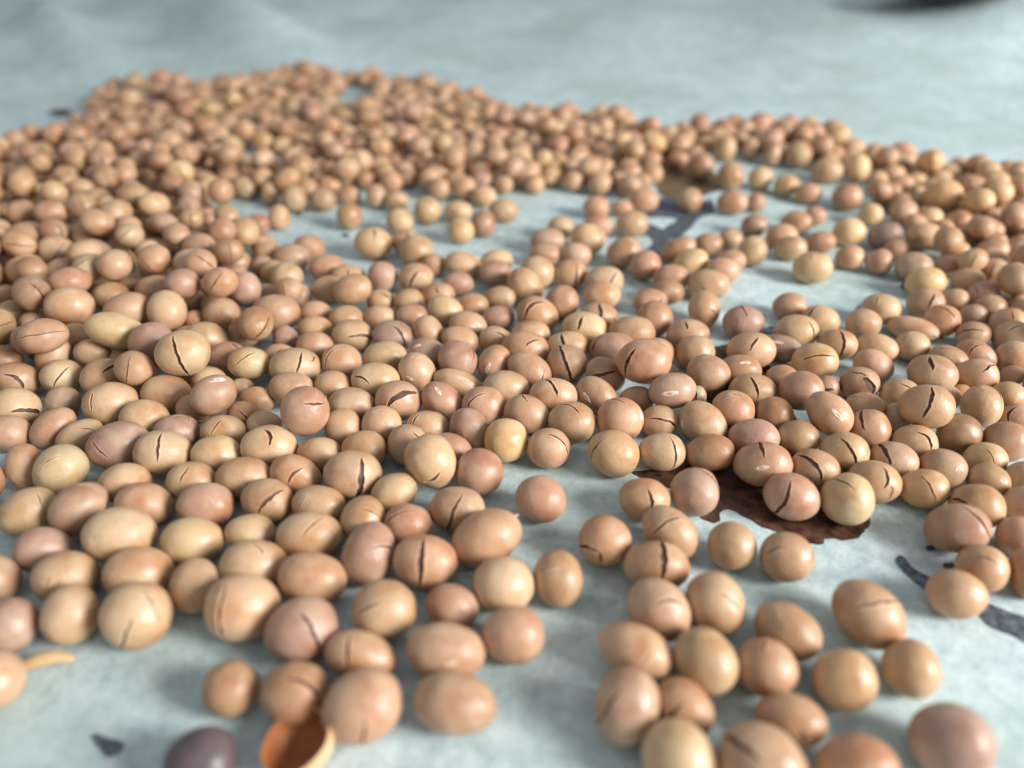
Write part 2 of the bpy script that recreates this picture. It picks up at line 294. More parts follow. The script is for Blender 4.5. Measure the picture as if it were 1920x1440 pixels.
# outlines of the beans, measured on the photograph in blocks of 480 x 360 pixels, four units to a pixel:
# centre, half axes, tilt, colour, then L lift, c crack, h scar, f torn skin, s sprout, @ landmark
BEANS = """
# 0 1080
80 370 215 205 0 M
532 283 222 222 0 P
1045 280 275 240 10 TP c 1010 310 985 400 955 500 25 c 1075 100 1150 200 1220 330 12
1860 248 280 248 0 P c 1740 70 1695 250 1750 470 35
-48 780 240 215 0 P s 180 690 570 615 88 @sprout
1732 845 212 206 0 B @lonebrown
1512 1400 276 268 0 D @purple
# 480 1080
340 405 275 232 15 M c 330 290 430 430 480 560 30
960 262 232 222 0 T c 770 310 840 245 930 210 20
1515 215 195 165 -15 R
755 575 260 182 -15 T c 670 430 658 520 660 660 35
1450 555 285 205 -8 RT h 1490 655 90 5
1900 450 228 216 0 R
1872 75 224 208 0 P
290 880 252 235 0 B c 200 760 370 820 480 940 35
800 975 312 260 30 RP c 820 1060 826 1150 820 1250 25
1495 945 300 232 -10 R
# 960 1080
1110 252 252 205 -45 MT c 1100 215 1200 195 1300 230 18
1515 205 240 205 -60 T c 1560 140 1640 190 1700 270 15
945 562 288 192 -25 PT c 1080 560 1040 620 1010 660 8 f 705 390 110 50
1450 682 268 215 -55 T c 1400 500 1470 485 1540 480 22
885 980 292 235 75 RM c 860 850 770 980 680 1110 30
1305 950 245 180 -45 BT c 1290 920 1220 990 1150 1060 30
1265 1350 300 258 -40 P @palefront
1848 1420 342 304 -20 TR c 1590 1200 1700 1270 1830 1370 55 @frontgash
1900 690 238 208 -20 R c 1915 480 1895 530 1890 580 18
# 1440 1080
132 430 268 190 -30 T c 60 340 120 330 180 360 8
755 290 305 215 -42 PT c 660 250 780 210 960 200 22 @bigoval
1412 135 230 175 -10 T @inkbean
575 780 242 225 -60 TY c 490 640 590 612 690 630 12
1065 690 220 215 0 T
150 1040 268 190 -15 RB c 215 1110 235 1150 225 1200 30
672 1440 310 255 0 R
1372 1240 325 285 0 M @corner
# 0 800
155 315 168 148 100 BT c 60 400 120 430 170 420 12
-90 400 170 165 0 B
495 305 208 182 50 P c 475 200 390 245 335 320 14
215 640 242 165 25 T c 280 500 300 540 310 590 8
655 625 238 175 45 TM c 710 430 765 445 820 500 15
1455 1200 202 190 90 T
945 415 202 134 0 PT
1145 228 222 120 0 P c 1125 130 1105 220 1105 320 22 @broadpale
1375 400 196 104 0 PT c 1350 325 1305 380 1285 440 20
1150 560 215 142 -8 TR
1580 228 190 140 0 P
1615 560 208 170 0 RM
1832 362 206 120 0 T
915 800 280 168 0 P c 740 830 710 870 710 910 12
315 875 222 135 0 M
1460 835 230 176 0 PT
1880 765 186 128 0 P
35 1085 238 185 0 PM
555 1080 252 175 5 T c 440 1090 430 1140 440 1190 15 c 390 1120 430 1140 465 1110 12
1045 1050 258 182 5 PR
1905 1035 250 180 0 PT c 1860 880 1920 900 1965 960 12
# 480 800
110 565 192 162 -10 T c 210 490 110 560 45 660 28
90 152 216 116 0 P c 40 58 82 90 88 170 25
280 360 192 142 -20 T c 320 310 260 350 225 420 18
705 365 212 176 0 PR c 765 260 770 390 745 530 45 @deepcrack
510 545 196 134 -10 T c 415 460 375 530 360 610 14
1045 495 178 140 30 TP c 1110 390 1170 405 1195 440 10
825 675 176 155 60 PT c 800 600 880 620 960 690 8
1168 728 176 152 0 RB c 1000 770 1070 660 1190 630 22
1485 630 206 168 -10 BR c 1520 520 1460 640 1415 780 22
410 792 238 172 0 PT c 525 660 430 710 370 790 14
465 1125 250 195 -12 T c 290 1010 310 990 330 980 12
1700 845 262 200 25 TR f 1945 640 35 75 @tail
835 970 242 185 70 RM c 870 935 950 915 1020 955 18
1275 1000 236 196 -10 RT c 1260 840 1245 960 1240 1170 40 f 1195 1165 265 45 @drip
# 960 800
215 540 184 168 -20 R @lonerose
265 160 155 146 0 TR c 250 55 345 95 405 185 14
-48 100 158 160 0 Y c -80 -60 -40 -62 0 -50 8 @yellow
290 1150 212 176 100 T c 150 1110 230 1065 340 1045 10
760 197 190 166 -30 TY c 690 85 625 150 595 220 20 f 610 285 250 45
1128 190 173 138 0 TP c 1190 80 1230 190 1205 310 16
1500 198 182 132 5 B @plainbrown
1370 490 177 176 0 M c 1420 330 1500 390 1540 470 14 @mauveround
990 548 190 158 -10 T c 1025 480 1045 550 1045 610 28
705 860 191 188 0 TR c 525 895 600 915 665 945 28 c 660 930 670 980 665 1030 25
1185 800 232 165 -40 T c 1265 690 1150 730 1060 810 20
1082 1020 242 168 -5 BT c 1135 870 1140 1000 1115 1140 45 @widesplit
1650 893 177 177 0 BT c 1510 800 1550 785 1600 770 8
1870 292 216 162 0 RT c 1860 140 1875 190 1885 230 28 h 1860 320 110 15
1830 70 190 118 0 M
# 1440 800
140 978 200 184 0 R c 0 950 50 920 110 910 16 h 305 955 90 60
165 505 212 168 -20 MR c 155 400 120 530 40 625 30
585 540 202 188 0 P c 470 390 560 405 640 460 22 @paletip
360 315 186 146 -15 TR c 235 215 350 270 410 400 32
565 195 190 148 0 YP c 550 90 620 170 655 280 26
800 420 206 156 -10 T c 875 315 905 390 880 460 28 c 920 420 935 480 910 540 14
1200 467 190 142 0 TY c 1190 375 1250 450 1280 550 14
950 272 190 130 -10 RM c 845 155 900 220 930 300 36
1310 287 186 108 -10 MB h 1420 315 60 60
1085 110 178 116 0 PT c 1110 40 1170 70 1200 180 25
1620 215 165 108 0 PT c 1620 140 1670 200 1680 270 8
1610 400 168 128 -25 BT
1890 375 165 125 0 TR c 1850 280 1885 270 1920 285 8
1515 575 216 138 -5 T c 1330 540 1400 560 1470 600 30
1900 570 172 135 0 R
1430 765 246 176 5 BM c 1500 610 1600 710 1650 810 28
1840 800 178 150 0 RT
1595 1048 200 178 0 T c 1540 970 1640 970 1720 1030 14
1970 1100 175 190 0 B
# 0 560
100 125 108 108 0 P c 30 45 80 35 140 45 8
270 200 132 102 0 M c 270 150 285 190 300 240 20
215 330 128 110 0 M L 3
5 290 62 62 0 P
535 275 142 96 0 T
880 240 242 128 -15 PY L 4 @longdouble
1125 325 168 136 20 M L 5
1370 440 210 166 10 TP L 6 c 1300 310 1330 470 1395 595 28 @perchedpale
1660 120 140 126 0 TR
1548 290 160 110 0 T
1460 165 82 76 0 R
1710 435 150 104 0 MT c 1740 340 1790 380 1810 410 18
1872 535 158 106 0 PY c 1920 465 1850 500 1775 560 14
400 400 148 118 60 P
700 405 140 102 0 TP c 660 320 720 320 790 330 10
910 445 92 66 0 T
40 440 152 98 0 T
465 575 162 116 10 P c 525 510 440 590 400 660 14
775 592 168 140 30 TP c 780 550 850 510 940 530 35
1065 575 122 118 0 TP f 1195 595 330 40
1560 600 136 92 0 T
130 605 172 128 -15 TR c 30 570 110 590 180 680 30
1255 732 190 132 0 T
1400 812 132 110 0 T c 1380 870 1450 890 1540 902 18
1640 750 178 140 35 MR L 4 h 1680 630 130 15 @shinyscar
1835 640 92 72 0 P
115 790 198 112 0 PT c 90 850 180 838 290 860 40
475 770 132 112 0 MR
830 780 212 116 10 TP c 700 730 685 800 685 860 20
1050 890 190 100 0 P
400 970 190 122 40 R
80 1005 172 134 0 R
625 1000 186 108 30 P c 640 940 690 945 740 960 10
905 1062 236 165 15 M c 715 1030 760 1100 830 1160 20
1310 1022 172 118 0 M c 1320 930 1335 925 1345 935 8
1670 1000 170 108 0 PT c 1670 915 1620 960 1580 1030 14
1850 840 112 102 0 T c 1830 810 1880 850 1900 880 10
# 480 560
60 935 132 88 0 PY
25 790 134 96 0 T
445 105 116 84 0 PR f 350 120 160 40
445 225 126 92 0 T
440 365 136 116 0 R
220 300 94 98 0 M
700 150 126 98 0 T
722 275 146 118 0 TP c 690 290 780 275 865 305 22
950 140 116 90 0 T
1025 285 146 120 0 M c 1025 200 1090 270 1115 360 22
1200 122 122 86 0 TM f 1290 105 30 30
1295 255 128 108 -60 RT
1590 186 138 86 -8 RP h 1660 205 90 10
1818 136 118 80 0 RM
1550 312 142 100 -20 T
1795 308 118 103 0 TB c 1780 250 1840 260 1880 320 12
1268 435 142 114 -15 M h 1190 380 70 15
1528 457 152 132 -40 M c 1630 370 1645 410 1645 450 14
1808 462 136 112 60 RT h 1760 500 90 60
150 445 132 92 0 T c 180 370 130 420 105 480 10
330 540 192 116 0 TP c 380 460 365 530 345 600 18 c 480 480 465 505 450 525 14
195 668 166 84 -5 R
530 672 138 118 -15 T
675 478 151 132 0 PT c 650 360 580 420 560 530 18
965 438 163 110 0 TP
1167 572 150 132 -60 PT c 1130 460 1190 455 1260 480 10 h 1110 620 60 -15
1487 630 186 96 -18 PR h 1540 605 130 -25
850 605 180 106 0 TP c 685 605 745 600 800 650 16
1097 785 170 146 0 TR c 1020 820 1110 745 1230 725 48 @gaping
755 780 170 116 0 PM
1410 780 166 126 -40 R h 1375 700 90 -60
1862 668 170 108 0 TP
1705 803 158 142 0 RT c 1710 715 1620 760 1590 830 18
375 885 176 180 0 MR L 4 c 380 835 450 841 505 832 20 f 535 800 60 45 @perchedmauve
640 972 142 134 90 T
475 1175 166 118 0 T
830 1168 168 144 0 T
1130 1098 150 148 0 MR c 1170 1010 1200 1035 1240 1055 15
1285 1250 205 180 -60 PY L 2 c 1345 1345 1300 1390 1235 1410 22 h 1380 1262 80 -50 @bigscar
1460 1095 158 122 -20 R
1670 1300 172 174 0 MR
930 948 148 142 0 PT c 860 850 930 845 980 860 6
1278 955 156 96 0 PT c 1210 880 1180 920 1165 960 18
1595 980 158 130 -50 RM
# 960 560
110 865 168 138 -20 RT c 85 728 100 750 118 772 10
185 142 156 128 -25 T c 225 50 140 70 95 160 35
645 128 140 92 0 T c 650 45 660 110 660 180 30
1075 150 131 131 0 BR
1735 178 151 122 0 MR c 1715 60 1745 95 1765 130 16 @lonemauve
525 232 168 90 -10 PY c 510 175 490 220 480 260 30
880 233 172 100 0 TR f 770 165 130 60 @tornflap
1320 255 156 96 0 TR c 1295 175 1310 205 1315 225 15
1340 408 146 128 0 TR c 1285 285 1235 305 1210 350 18
125 255 142 92 0 T
120 375 172 96 -10 RT c 215 340 170 350 130 380 18
395 350 152 102 0 PT c 345 265 360 320 375 385 26
430 508 150 132 0 T c 375 385 420 510 460 630 26
152 530 168 122 -30 RT c 260 540 255 570 240 610 10
730 355 172 98 0 RM c 610 300 580 360 580 430 32
920 492 200 162 5 TR L 4 c 860 400 800 490 785 590 32 @perchedbig
1090 412 140 112 0 T c 1020 310 1020 330 1015 350 35
655 560 150 118 -30 RM c 725 535 620 560 535 590 32
1165 560 92 72 0 RM
635 725 168 118 -35 RT h 550 740 100 -60
310 728 178 126 0 PT c 270 615 320 670 340 730 22
935 750 126 90 0 R
1200 692 176 130 10 RM L 4 h 1180 715 130 5 @twinscar
1405 715 72 82 0 P c 1385 650 1400 690 1400 740 18
1465 625 164 132 -20 BM
1710 515 156 108 0 RT h 1750 460 80 15
1785 405 180 120 0 YT c 1835 325 1805 365 1780 410 18
1800 678 176 112 0 TB c 1790 590 1830 660 1845 740 20
450 916 174 148 -10 T c 360 785 430 790 500 850 14
800 912 171 164 0 RT c 715 772 770 765 830 785 14 h 955 880 90 -80
1100 930 140 118 0 T c 1030 910 1130 915 1225 975 20
1417 922 186 146 -35 TP h 1268 930 70 70
1645 850 160 148 0 TR c 1550 770 1630 735 1720 750 12
# 1440 560
30 875 142 138 0 BR
255 1068 162 134 0 TB
770 990 164 152 0 BR c 725 840 718 920 735 980 30
1420 1030 172 144 0 BD
1775 1075 188 146 0 RB
390 160 146 104 -10 TP c 345 65 315 105 295 140 28
210 238 166 106 0 TP c 305 185 335 240 335 310 18
90 370 162 96 -15 MD h 60 325 80 -5 @darkmauve
350 474 173 136 0 TY c 255 460 360 430 490 435 16
510 342 153 113 0 RT c 530 240 565 330 525 445 26
715 188 133 108 0 TR
875 82 152 94 0 PT c 860 0 850 30 845 60 8
1070 208 192 86 -12 RT f 1225 255 330 50 @spindle
840 365 156 102 -15 TP
790 502 152 114 -25 R
1095 372 136 108 0 TP c 1130 265 1060 290 1030 350 8
1310 180 139 116 0 RT c 1210 90 1330 90 1410 180 16
1550 125 112 86 0 M
1525 265 136 96 0 TR c 1400 270 1490 225 1610 240 16
1565 425 158 106 -30 BR c 1600 340 1555 355 1520 420 16
1325 460 158 108 -20 R c 1195 400 1280 370 1370 380 10
1800 160 150 84 0 T c 1825 105 1835 130 1838 155 12
1840 275 168 98 0 PT c 1900 200 1850 210 1795 245 14
1850 440 152 90 0 T
1615 592 172 96 0 RT c 1735 540 1700 560 1670 590 18
1260 590 192 88 -5 RT c 1240 515 1255 560 1265 595 30
665 642 151 122 0 BR c 700 605 742 650 762 715 60 c 610 560 680 570 725 600 14 @hole
980 715 151 112 0 RT c 980 635 1050 665 1110 715 12
1275 705 140 104 0 T
1435 715 84 74 0 T
1600 805 158 152 0 T L 2 c 1600 668 1710 695 1750 790 14
1765 710 142 114 0 T
1845 565 94 74 0 R
105 595 120 96 0 RT
235 690 170 142 0 RM L 2 c 75 640 60 690 75 740 12
465 665 98 86 0 R c 410 690 460 685 515 682 20
465 862 188 142 -45 TR L 4 h 520 872 110 -45 @perchedscar
730 800 150 88 0 T c 640 740 690 740 740 755 8
975 890 104 108 0 RT
1230 856 210 148 -5 T L 4 c 1270 725 1265 830 1210 940 26 @perchedsplit
1860 880 132 88 0 R c 1860 815 1815 850 1800 920 24
# 480 320
885 545 138 116 0 PY c 895 440 900 470 905 510 14 @lonepale
540 715 136 78 0 RT
950 795 111 111 0 RM
1200 805 128 110 0 TP c 1215 755 1175 810 1155 880 22
1215 612 126 118 0 T
1320 700 92 82 0 R
1120 535 106 94 0 TP c 1135 460 1125 520 1115 580 14
1080 380 98 96 0 PT
1060 230 86 72 0 T
1285 298 100 101 0 TP c 1220 240 1280 225 1340 245 8
1518 305 104 78 0 PT c 1460 290 1480 310 1500 325 12
1538 452 96 94 0 YP
1706 398 90 98 0 RB
1855 300 110 88 0 TP
700 340 94 100 0 T
700 185 86 70 0 T
168 350 82 92 0 TP
20 402 88 78 0 RT
503 215 94 88 0 TR
902 190 76 90 0 TP
1378 135 82 86 0 T
288 210 94 100 0 TP
110 170 66 82 0 P
1708 195 92 78 0 P
1565 135 90 88 0 T
1555 712 138 98 -15 PT c 1500 650 1460 690 1460 750 8
1802 675 122 78 10 PY
1508 852 120 92 0 MR
1370 915 122 74 0 RT c 1355 880 1362 900 1370 915 14
1135 980 111 94 0 T
908 982 102 86 0 TR c 915 930 950 945 970 970 14
768 912 142 112 20 RT L 3
538 882 126 98 0 T c 510 835 560 828 600 832 6
665 800 128 80 0 T c 665 760 660 810 655 850 16
332 925 108 84 0 P
228 808 122 118 0 PT
398 575 118 92 0 TR
240 650 136 90 0 MR
55 565 98 78 0 T
30 710 86 78 0 M
60 925 112 74 0 M
1845 792 118 92 0 RM
1890 830 72 54 0 TY
1838 952 116 88 0 T
150 1062 178 122 0 TR
1393 1052 132 102 -25 PY
1606 1015 118 88 0 T
# 960 320
365 432 97 86 0 P
265 515 126 82 0 RM
568 508 128 110 -20 PY c 640 430 665 490 660 560 14
258 625 114 78 0 BR
475 634 109 92 0 RP
435 780 120 106 0 PT c 480 710 480 790 460 875 20
200 772 126 116 -30 TP
82 868 142 112 -40 T
375 985 122 124 0 BR c 340 900 400 885 460 920 8
675 932 136 104 0 TP
662 815 144 98 0 P c 750 770 715 830 685 880 16
1055 970 128 92 0 TR c 1145 950 1140 975 1138 995 20
1440 1038 134 116 90 T c 1480 1030 1520 1070 1530 1120 10
630 275 96 84 0 TR
645 405 110 72 0 R
998 708 113 107 0 TR
838 612 132 108 25 TR
900 400 118 98 0 RT
830 282 78 62 0 T
990 225 108 88 0 R
1332 220 93 90 0 TR
1652 240 114 88 0 RB
1832 238 68 74 0 TR
1242 595 142 84 25 RT
1472 556 110 88 0 TR
1355 690 132 96 20 PY
1642 514 90 80 0 TP
1805 602 106 110 0 TP
1818 412 98 82 0 RM
1198 806 134 100 0 R
1145 920 124 92 0 B
1470 850 152 104 0 TR c 1430 868 1438 890 1442 912 14
1565 740 128 84 0 T
1640 680 112 84 0 RT
# 1440 320
160 1015 124 98 0 TR
335 728 148 114 0 YP c 325 618 320 640 322 660 12 @loneyellow
170 580 122 90 0 PT
397 535 108 80 0 TR
612 650 110 90 0 BT
832 682 104 94 0 MR
608 458 122 106 0 YP
772 332 92 84 0 YP
880 472 134 80 10 MD
955 590 96 74 0 RT
1090 712 142 94 0 M
1182 825 154 98 0 Y c 1260 755 1220 765 1195 790 8 @yellowright
1508 822 132 80 0 PT
1340 712 106 74 0 RM
1172 482 138 88 0 TY
1405 592 112 60 0 YB
1022 315 106 100 0 RT
595 200 116 100 0 BR
302 170 102 74 0 R
140 110 97 80 0 PY c 150 40 135 90 125 150 10
212 382 116 78 0 RB
352 340 84 72 0 R
105 470 120 64 0 RT
862 210 82 66 0 RT
825 85 78 84 0 T
1010 100 100 70 0 T
1200 322 62 58 0 P
1402 320 94 74 0 MR
1300 210 152 54 10 TY
1600 212 102 60 0 T
1652 435 122 72 0 T c 1645 390 1655 430 1650 460 8
1500 485 104 74 0 TR
1685 585 124 82 0 RM
1862 552 102 66 0 TP
1690 740 132 78 0 TR c 1695 690 1680 750 1665 800 14
1605 912 130 72 0 M c 1545 870 1565 900 1575 930 8
1795 885 108 80 0 TP
1885 680 104 74 0 R
1885 815 86 66 0 RM
1180 985 144 100 0 TR c 1245 930 1225 980 1205 1030 20
1405 972 102 84 0 T
1660 1018 128 84 0 T
1880 1000 104 70 0 RM
1880 905 100 66 0 RM
1870 430 100 66 0 R
1750 320 90 62 0 RT
# 0 320
525 1030 192 122 0 TP L 3
1248 1038 148 146 90 P L 3
690 655 154 118 0 M L 2
490 770 166 100 0 MP
160 722 134 112 0 PT c 90 850 160 790 240 775 40
1130 605 132 90 0 P c 1210 570 1200 610 1180 640 10
1480 760 166 142 -45 TP L 3
1440 645 112 76 0 PY
918 715 96 116 0 TP
1122 750 74 64 0 PR
845 952 142 108 0 T
430 872 132 88 0 PY
225 915 90 92 0 PT
1455 965 112 78 0 T
1850 905 118 126 0 M L 2 c 1750 860 1800 800 1900 790 14
1180 890 162 98 0 RP
1680 660 108 84 0 T
1805 690 118 96 0 R
1685 560 116 66 0 R
730 820 96 62 0 YP
50 930 104 68 0 R
1000 840 98 62 0 TP
1640 880 84 78 0 TP
1575 120 95 88 0 Y
# 1440 0
170 930 72 62 0 R
330 1015 92 78 30 R
478 970 82 68 0 T
225 1160 96 96 0 T
35 1150 66 90 0 R
500 1170 68 70 0 T
440 1275 114 78 0 T c 425 1230 415 1270 405 1310 10
680 1262 82 98 0 PY
782 1175 80 76 0 T
990 1140 94 68 0 R
950 1235 104 78 0 T
1200 1205 86 70 0 R
1420 1285 88 66 0 R
1622 1285 102 74 0 R
1785 1345 76 66 0 R
# 960 0
1410 930 74 70 30 R
1600 948 80 52 0 R
1870 935 82 78 0 R
1440 1085 66 64 0 T
1262 1092 78 78 0 T
1600 1110 74 92 0 T
1790 1115 62 76 0 T
1425 1245 84 92 0 R
1340 1170 74 66 0 R
1640 1320 92 96 0 TR
1862 1335 92 86 0 P
1195 1005 60 54 0 PY
1080 1080 70 68 0 T
1270 1190 70 60 0 R
700 960 66 80 0 T
680 860 62 60 0 PY
840 910 78 72 0 T
375 880 68 90 0 R
210 900 80 92 0 R
960 990 70 62 0 T
# 480 0
1275 620 76 64 0 T
875 560 70 54 0 T
600 630 72 66 0 R
390 540 76 70 0 B
1640 720 62 68 0 T
1560 780 66 60 0 T
1850 840 70 64 0 R
1390 710 70 74 0 T
410 1280 82 80 0 BT
# 0 0
860 660 70 66 0 B
1205 610 92 70 0 R
1515 740 78 78 0 T
1350 710 66 62 0 T
1690 620 80 58 0 M
1815 630 66 66 0 T
1200 840 76 70 0 R
"""

# ------------------------------------------------------------------ reading the bean list
TINT = {'T': (0.565, 0.355, 0.190), 'P': (0.67, 0.485, 0.280), 'Y': (0.73, 0.515, 0.230), 'R': (0.53, 0.300, 0.180),
        'M': (0.45, 0.285, 0.215), 'B': (0.45, 0.245, 0.120), 'D': (0.072, 0.052, 0.056)}
WORD = {'T': 'tan', 'P': 'pale cream', 'Y': 'yellowish', 'R': 'rosy brown', 'M': 'mauve-brown', 'B': 'brown', 'D': 'dark purple'}
WORD2 = {'TP': 'pale tan', 'PT': 'pale tan', 'TR': 'rosy tan', 'RT': 'rosy tan', 'PY': 'pale yellow', 'YP': 'pale yellow', 'TY': 'yellow-tan',
         'YT': 'yellow-tan', 'RM': 'mauve-rose', 'MR': 'mauve-rose', 'TM': 'mauve-tan', 'MT': 'mauve-tan', 'RB': 'reddish brown', 'BR': 'reddish brown',
         'BT': 'tan brown', 'TB': 'tan brown', 'PR': 'pale rosy', 'RP': 'pale rosy', 'PM': 'pale mauve', 'MP': 'pale mauve', 'MB': 'mauve-brown',
         'BM': 'mauve-brown', 'MD': 'dark mauve', 'BD': 'dark brown', 'YB': 'yellow-brown'}

class Bean:
    pass

def read_beans():
    out, x0, y0 = [], 0.0, 0.0
    nx_ = lambda s: x0 + float(s) / 4
    ny_ = lambda s: y0 + float(s) / 4
    for line in BEANS.strip().splitlines():
        t = line.split()
        if t[0] == '#':
            x0, y0 = float(t[1]), float(t[2])
            continue
        b = Bean()
        b.x, b.y, b.a, b.b, b.ang, b.col = nx_(t[0]), ny_(t[1]), float(t[2]) / 4, float(t[3]) / 4, math.radians(float(t[4])), t[5]
        b.lift, b.cracks, b.hil, b.flaps, b.sprout, b.mark = 0.0, [], [], [], None, None
        i = 6
        while i < len(t):
            k = t[i]
            if k == 'c':
                v = t[i + 1:i + 8]
                b.cracks.append([nx_(v[0]), ny_(v[1]), nx_(v[2]), ny_(v[3]), nx_(v[4]), ny_(v[5]), float(v[6]) / 4]); i += 8
            elif k == 'h':
                v = t[i + 1:i + 5]
                b.hil.append([nx_(v[0]), ny_(v[1]), float(v[2]) / 4, math.radians(float(v[3]))]); i += 5
            elif k == 'f':
                v = t[i + 1:i + 5]
                b.flaps.append([nx_(v[0]), ny_(v[1]), math.radians(float(v[2])), float(v[3]) / 4]); i += 5
            elif k == 's':
                v = t[i + 1:i + 6]
                b.sprout = [nx_(v[0]), ny_(v[1]), nx_(v[2]), ny_(v[3]), float(v[4]) / 4]; i += 6
            elif k == 'L':
                b.lift = float(t[i + 1]) * 0.75 / 1000; i += 2
            else:
                b.mark = k[1:]; i += 1
        grow = 1.055 if b.y > 330 else 1.14                  # outlines were read a little tight
        b.a *= grow; b.b *= grow
        low = 0.75 * b.a
        if b.b < low and abs(math.sin(b.ang)) < 0.25 and b.mark != 'spindle':     # the rest of it is behind the bean in front
            b.y += 0.8 * (low - b.b); b.b = low
        for c in b.cracks:
            c[6] = c[6] * 1.15 + 0.6
        if b.x < 540 and 470 < b.y < 790:
            b.lift += 0.003 * math.exp(-((b.x - 150) / 260) ** 2 - ((b.y - 590) / 105) ** 2)
        out.append(b)
    return out

def pose(b):
    """axes and place of a bean from its outline: it rests on the paper (or on the beans below, lift)"""
    d = ray(b.x, b.y)
    e3 = -d / np.linalg.norm(d)
    e1 = RIGHT * math.cos(b.ang) + UP * math.sin(b.ang)
    e1 = e1 - e3 * (e1 @ e3); e1 /= np.linalg.norm(e1)
    e2 = np.cross(e3, e1)
    cosa = 1 / np.linalg.norm(d)
    rad = math.atan2(-(b.y - 720), b.x - 960)
    k1 = 1 + (1 / cosa - 1) * math.cos(rad - b.ang) ** 2
    k2 = 1 + (1 / cosa - 1) * math.sin(rad - b.ang) ** 2
    a_, b_ = b.a / k1, b.b / k2
    c_ = 0.5 * (min(a_, b_) * 0.97 + math.sqrt(a_ * b_) * 0.97)
    E = math.sqrt((a_ * e1[2]) ** 2 + (b_ * e2[2]) ** 2 + (c_ * e3[2]) ** 2)
    t = (CAM_H - b.lift) / (E / F_PX - d[2])
    b.R = np.stack([e1, e2, e3])
    b.ax = np.array([a_, b_, c_]) * t / F_PX
    b.p = EYE + d * t
    b.p0 = b.p.copy()
    b.ext = E * t / F_PX

def tint_of(col, j=0.07):
    t = np.mean([TINT[k] for k in col], axis=0)
    if col != 'D':
        t = 0.62 * t + 0.38 * np.array([0.53, 0.320, 0.165])
    t = t ** np.array([1.24, 1.15, 1.06])
    return t * (1 + rng.uniform(-j, j)) * (1 + rng.uniform(-0.04, 0.04, 3))

beans = read_beans()
for b in beans:
    pose(b)
    b.fixed = True

# ------------------------------------------------------------------ filling the crowded parts behind
def inside(poly, x, y):
    r, n = False, len(poly)
    for i in range(n):
        (xa, ya), (xb, yb) = poly[i], poly[i - 1]
        if (ya > y) != (yb > y) and x < (xb - xa) * (y - ya) / (yb - ya) + xa:
            r = not r
    return r

CROWD = [(-140, 352), (-20, 312), (60, 288), (110, 262), (155, 236), (200, 190), (300, 172), (420, 172), (480, 162), (570, 140), (620, 152), (700, 160), (800, 172),
         (890, 200), (960, 222), (1060, 222), (1180, 240), (1250, 268), (1232, 300), (1225, 345), (1215, 372), (1150, 372), (1100, 362), (1000, 366), (960, 362),
         (900, 366), (820, 362), (700, 360), (620, 368), (560, 378), (480, 380), (440, 372), (365, 360), (330, 372), (400, 405), (440, 440), (478, 490),
         (560, 500), (590, 560), (560, 640), (420, 700), (300, 760), (100, 790), (-140, 800)]
RIGHT_CROWD = [(1625, 330), (1700, 318), (1800, 325), (1900, 345), (2060, 380), (2060, 860), (1940, 800), (1900, 700), (1840, 600), (1760, 500), (1700, 440), (1640, 400)]
GAPS = [[(290, 306), (325, 306), (325, 350), (290, 350)], [(455, 292), (560, 292), (560, 336), (455, 336)], [(622, 164), (702, 164), (702, 222), (622, 222)], [(1225, 296), (1352, 318), (1356, 388), (1225, 388)],
        [(785, 172), (830, 172), (830, 185), (785, 185)], [(470, 430), (500, 430), (500, 470), (470, 470)]]
pos = [b.p for b in beans]
siz = [float(np.mean(b.ax)) for b in beans]
P_arr, S_arr = np.array(pos), np.array(siz)

def dart(polys, tries, height, dens, cover=0.90):
    global P_arr, S_arr
    made = []
    boxes = []
    for poly in polys:
        q = np.array([on_paper(*t)[:2] for t in poly])
        boxes.append((q.min(0), q.max(0), float(np.prod(q.max(0) - q.min(0)))))
    share = np.cumsum([t[2] for t in boxes]) / sum(t[2] for t in boxes)
    for _ in range(tries):
        k = int(np.searchsorted(share, rng.random()))
        poly = polys[k]
        # even density on the paper, not in the picture: pick on the paper and look where it falls
        w = np.append(rng.uniform(boxes[k][0], boxes[k][1]), 0.0)
        x, y = to_px(w)
        if not inside(poly, x, y) or any(inside(g, x, y) for g in GAPS):
            continue
        if rng.random() > dens(x, y):
            continue
        r = rng.uniform(0.0033, 0.0042)
        c = np.array([w[0], w[1], r * 0.96 + height * r])
        d = np.linalg.norm(P_arr - c, axis=1)
        if (d < cover * (S_arr + r)).any():
            continue
        b = Bean()
        el = rng.uniform(1.0, 1.32)
        b.ax = np.array([r * el, r, r * rng.uniform(0.9, 1.0)])
        az, ti = rng.uniform(0, math.pi), rng.normal(0, 0.25)
        e1 = np.array([math.cos(az) * math.cos(ti), math.sin(az) * math.cos(ti), math.sin(ti)])
        e3 = np.cross(e1, [-math.sin(az), math.cos(az), 0]); e3 /= np.linalg.norm(e3)
        b.R = np.stack([e1, np.cross(e3, e1), e3])
        b.p = c; b.p0 = c.copy()
        b.ext = math.sqrt(((b.R[:, 2] * b.ax) ** 2).sum())
        b.x, b.y = to_px(c)
        b.a = b.b = r * F_PX / ((c - EYE) @ FWD)
        b.col = random.choice(['T', 'T', 'T', 'TB', 'TR', 'TR', 'R', 'RT', 'TP', 'PT', 'RM', 'MT', 'BR', 'TY', 'TY'])
        b.cracks, b.hil, b.flaps, b.sprout, b.mark, b.lift, b.fixed = [], [], [], None, None, 0, False
        if rng.random() < 0.45:
            b.autocrack = True
        made.append(b)
        P_arr = np.vstack([P_arr, c]); S_arr = np.append(S_arr, r)
    return made

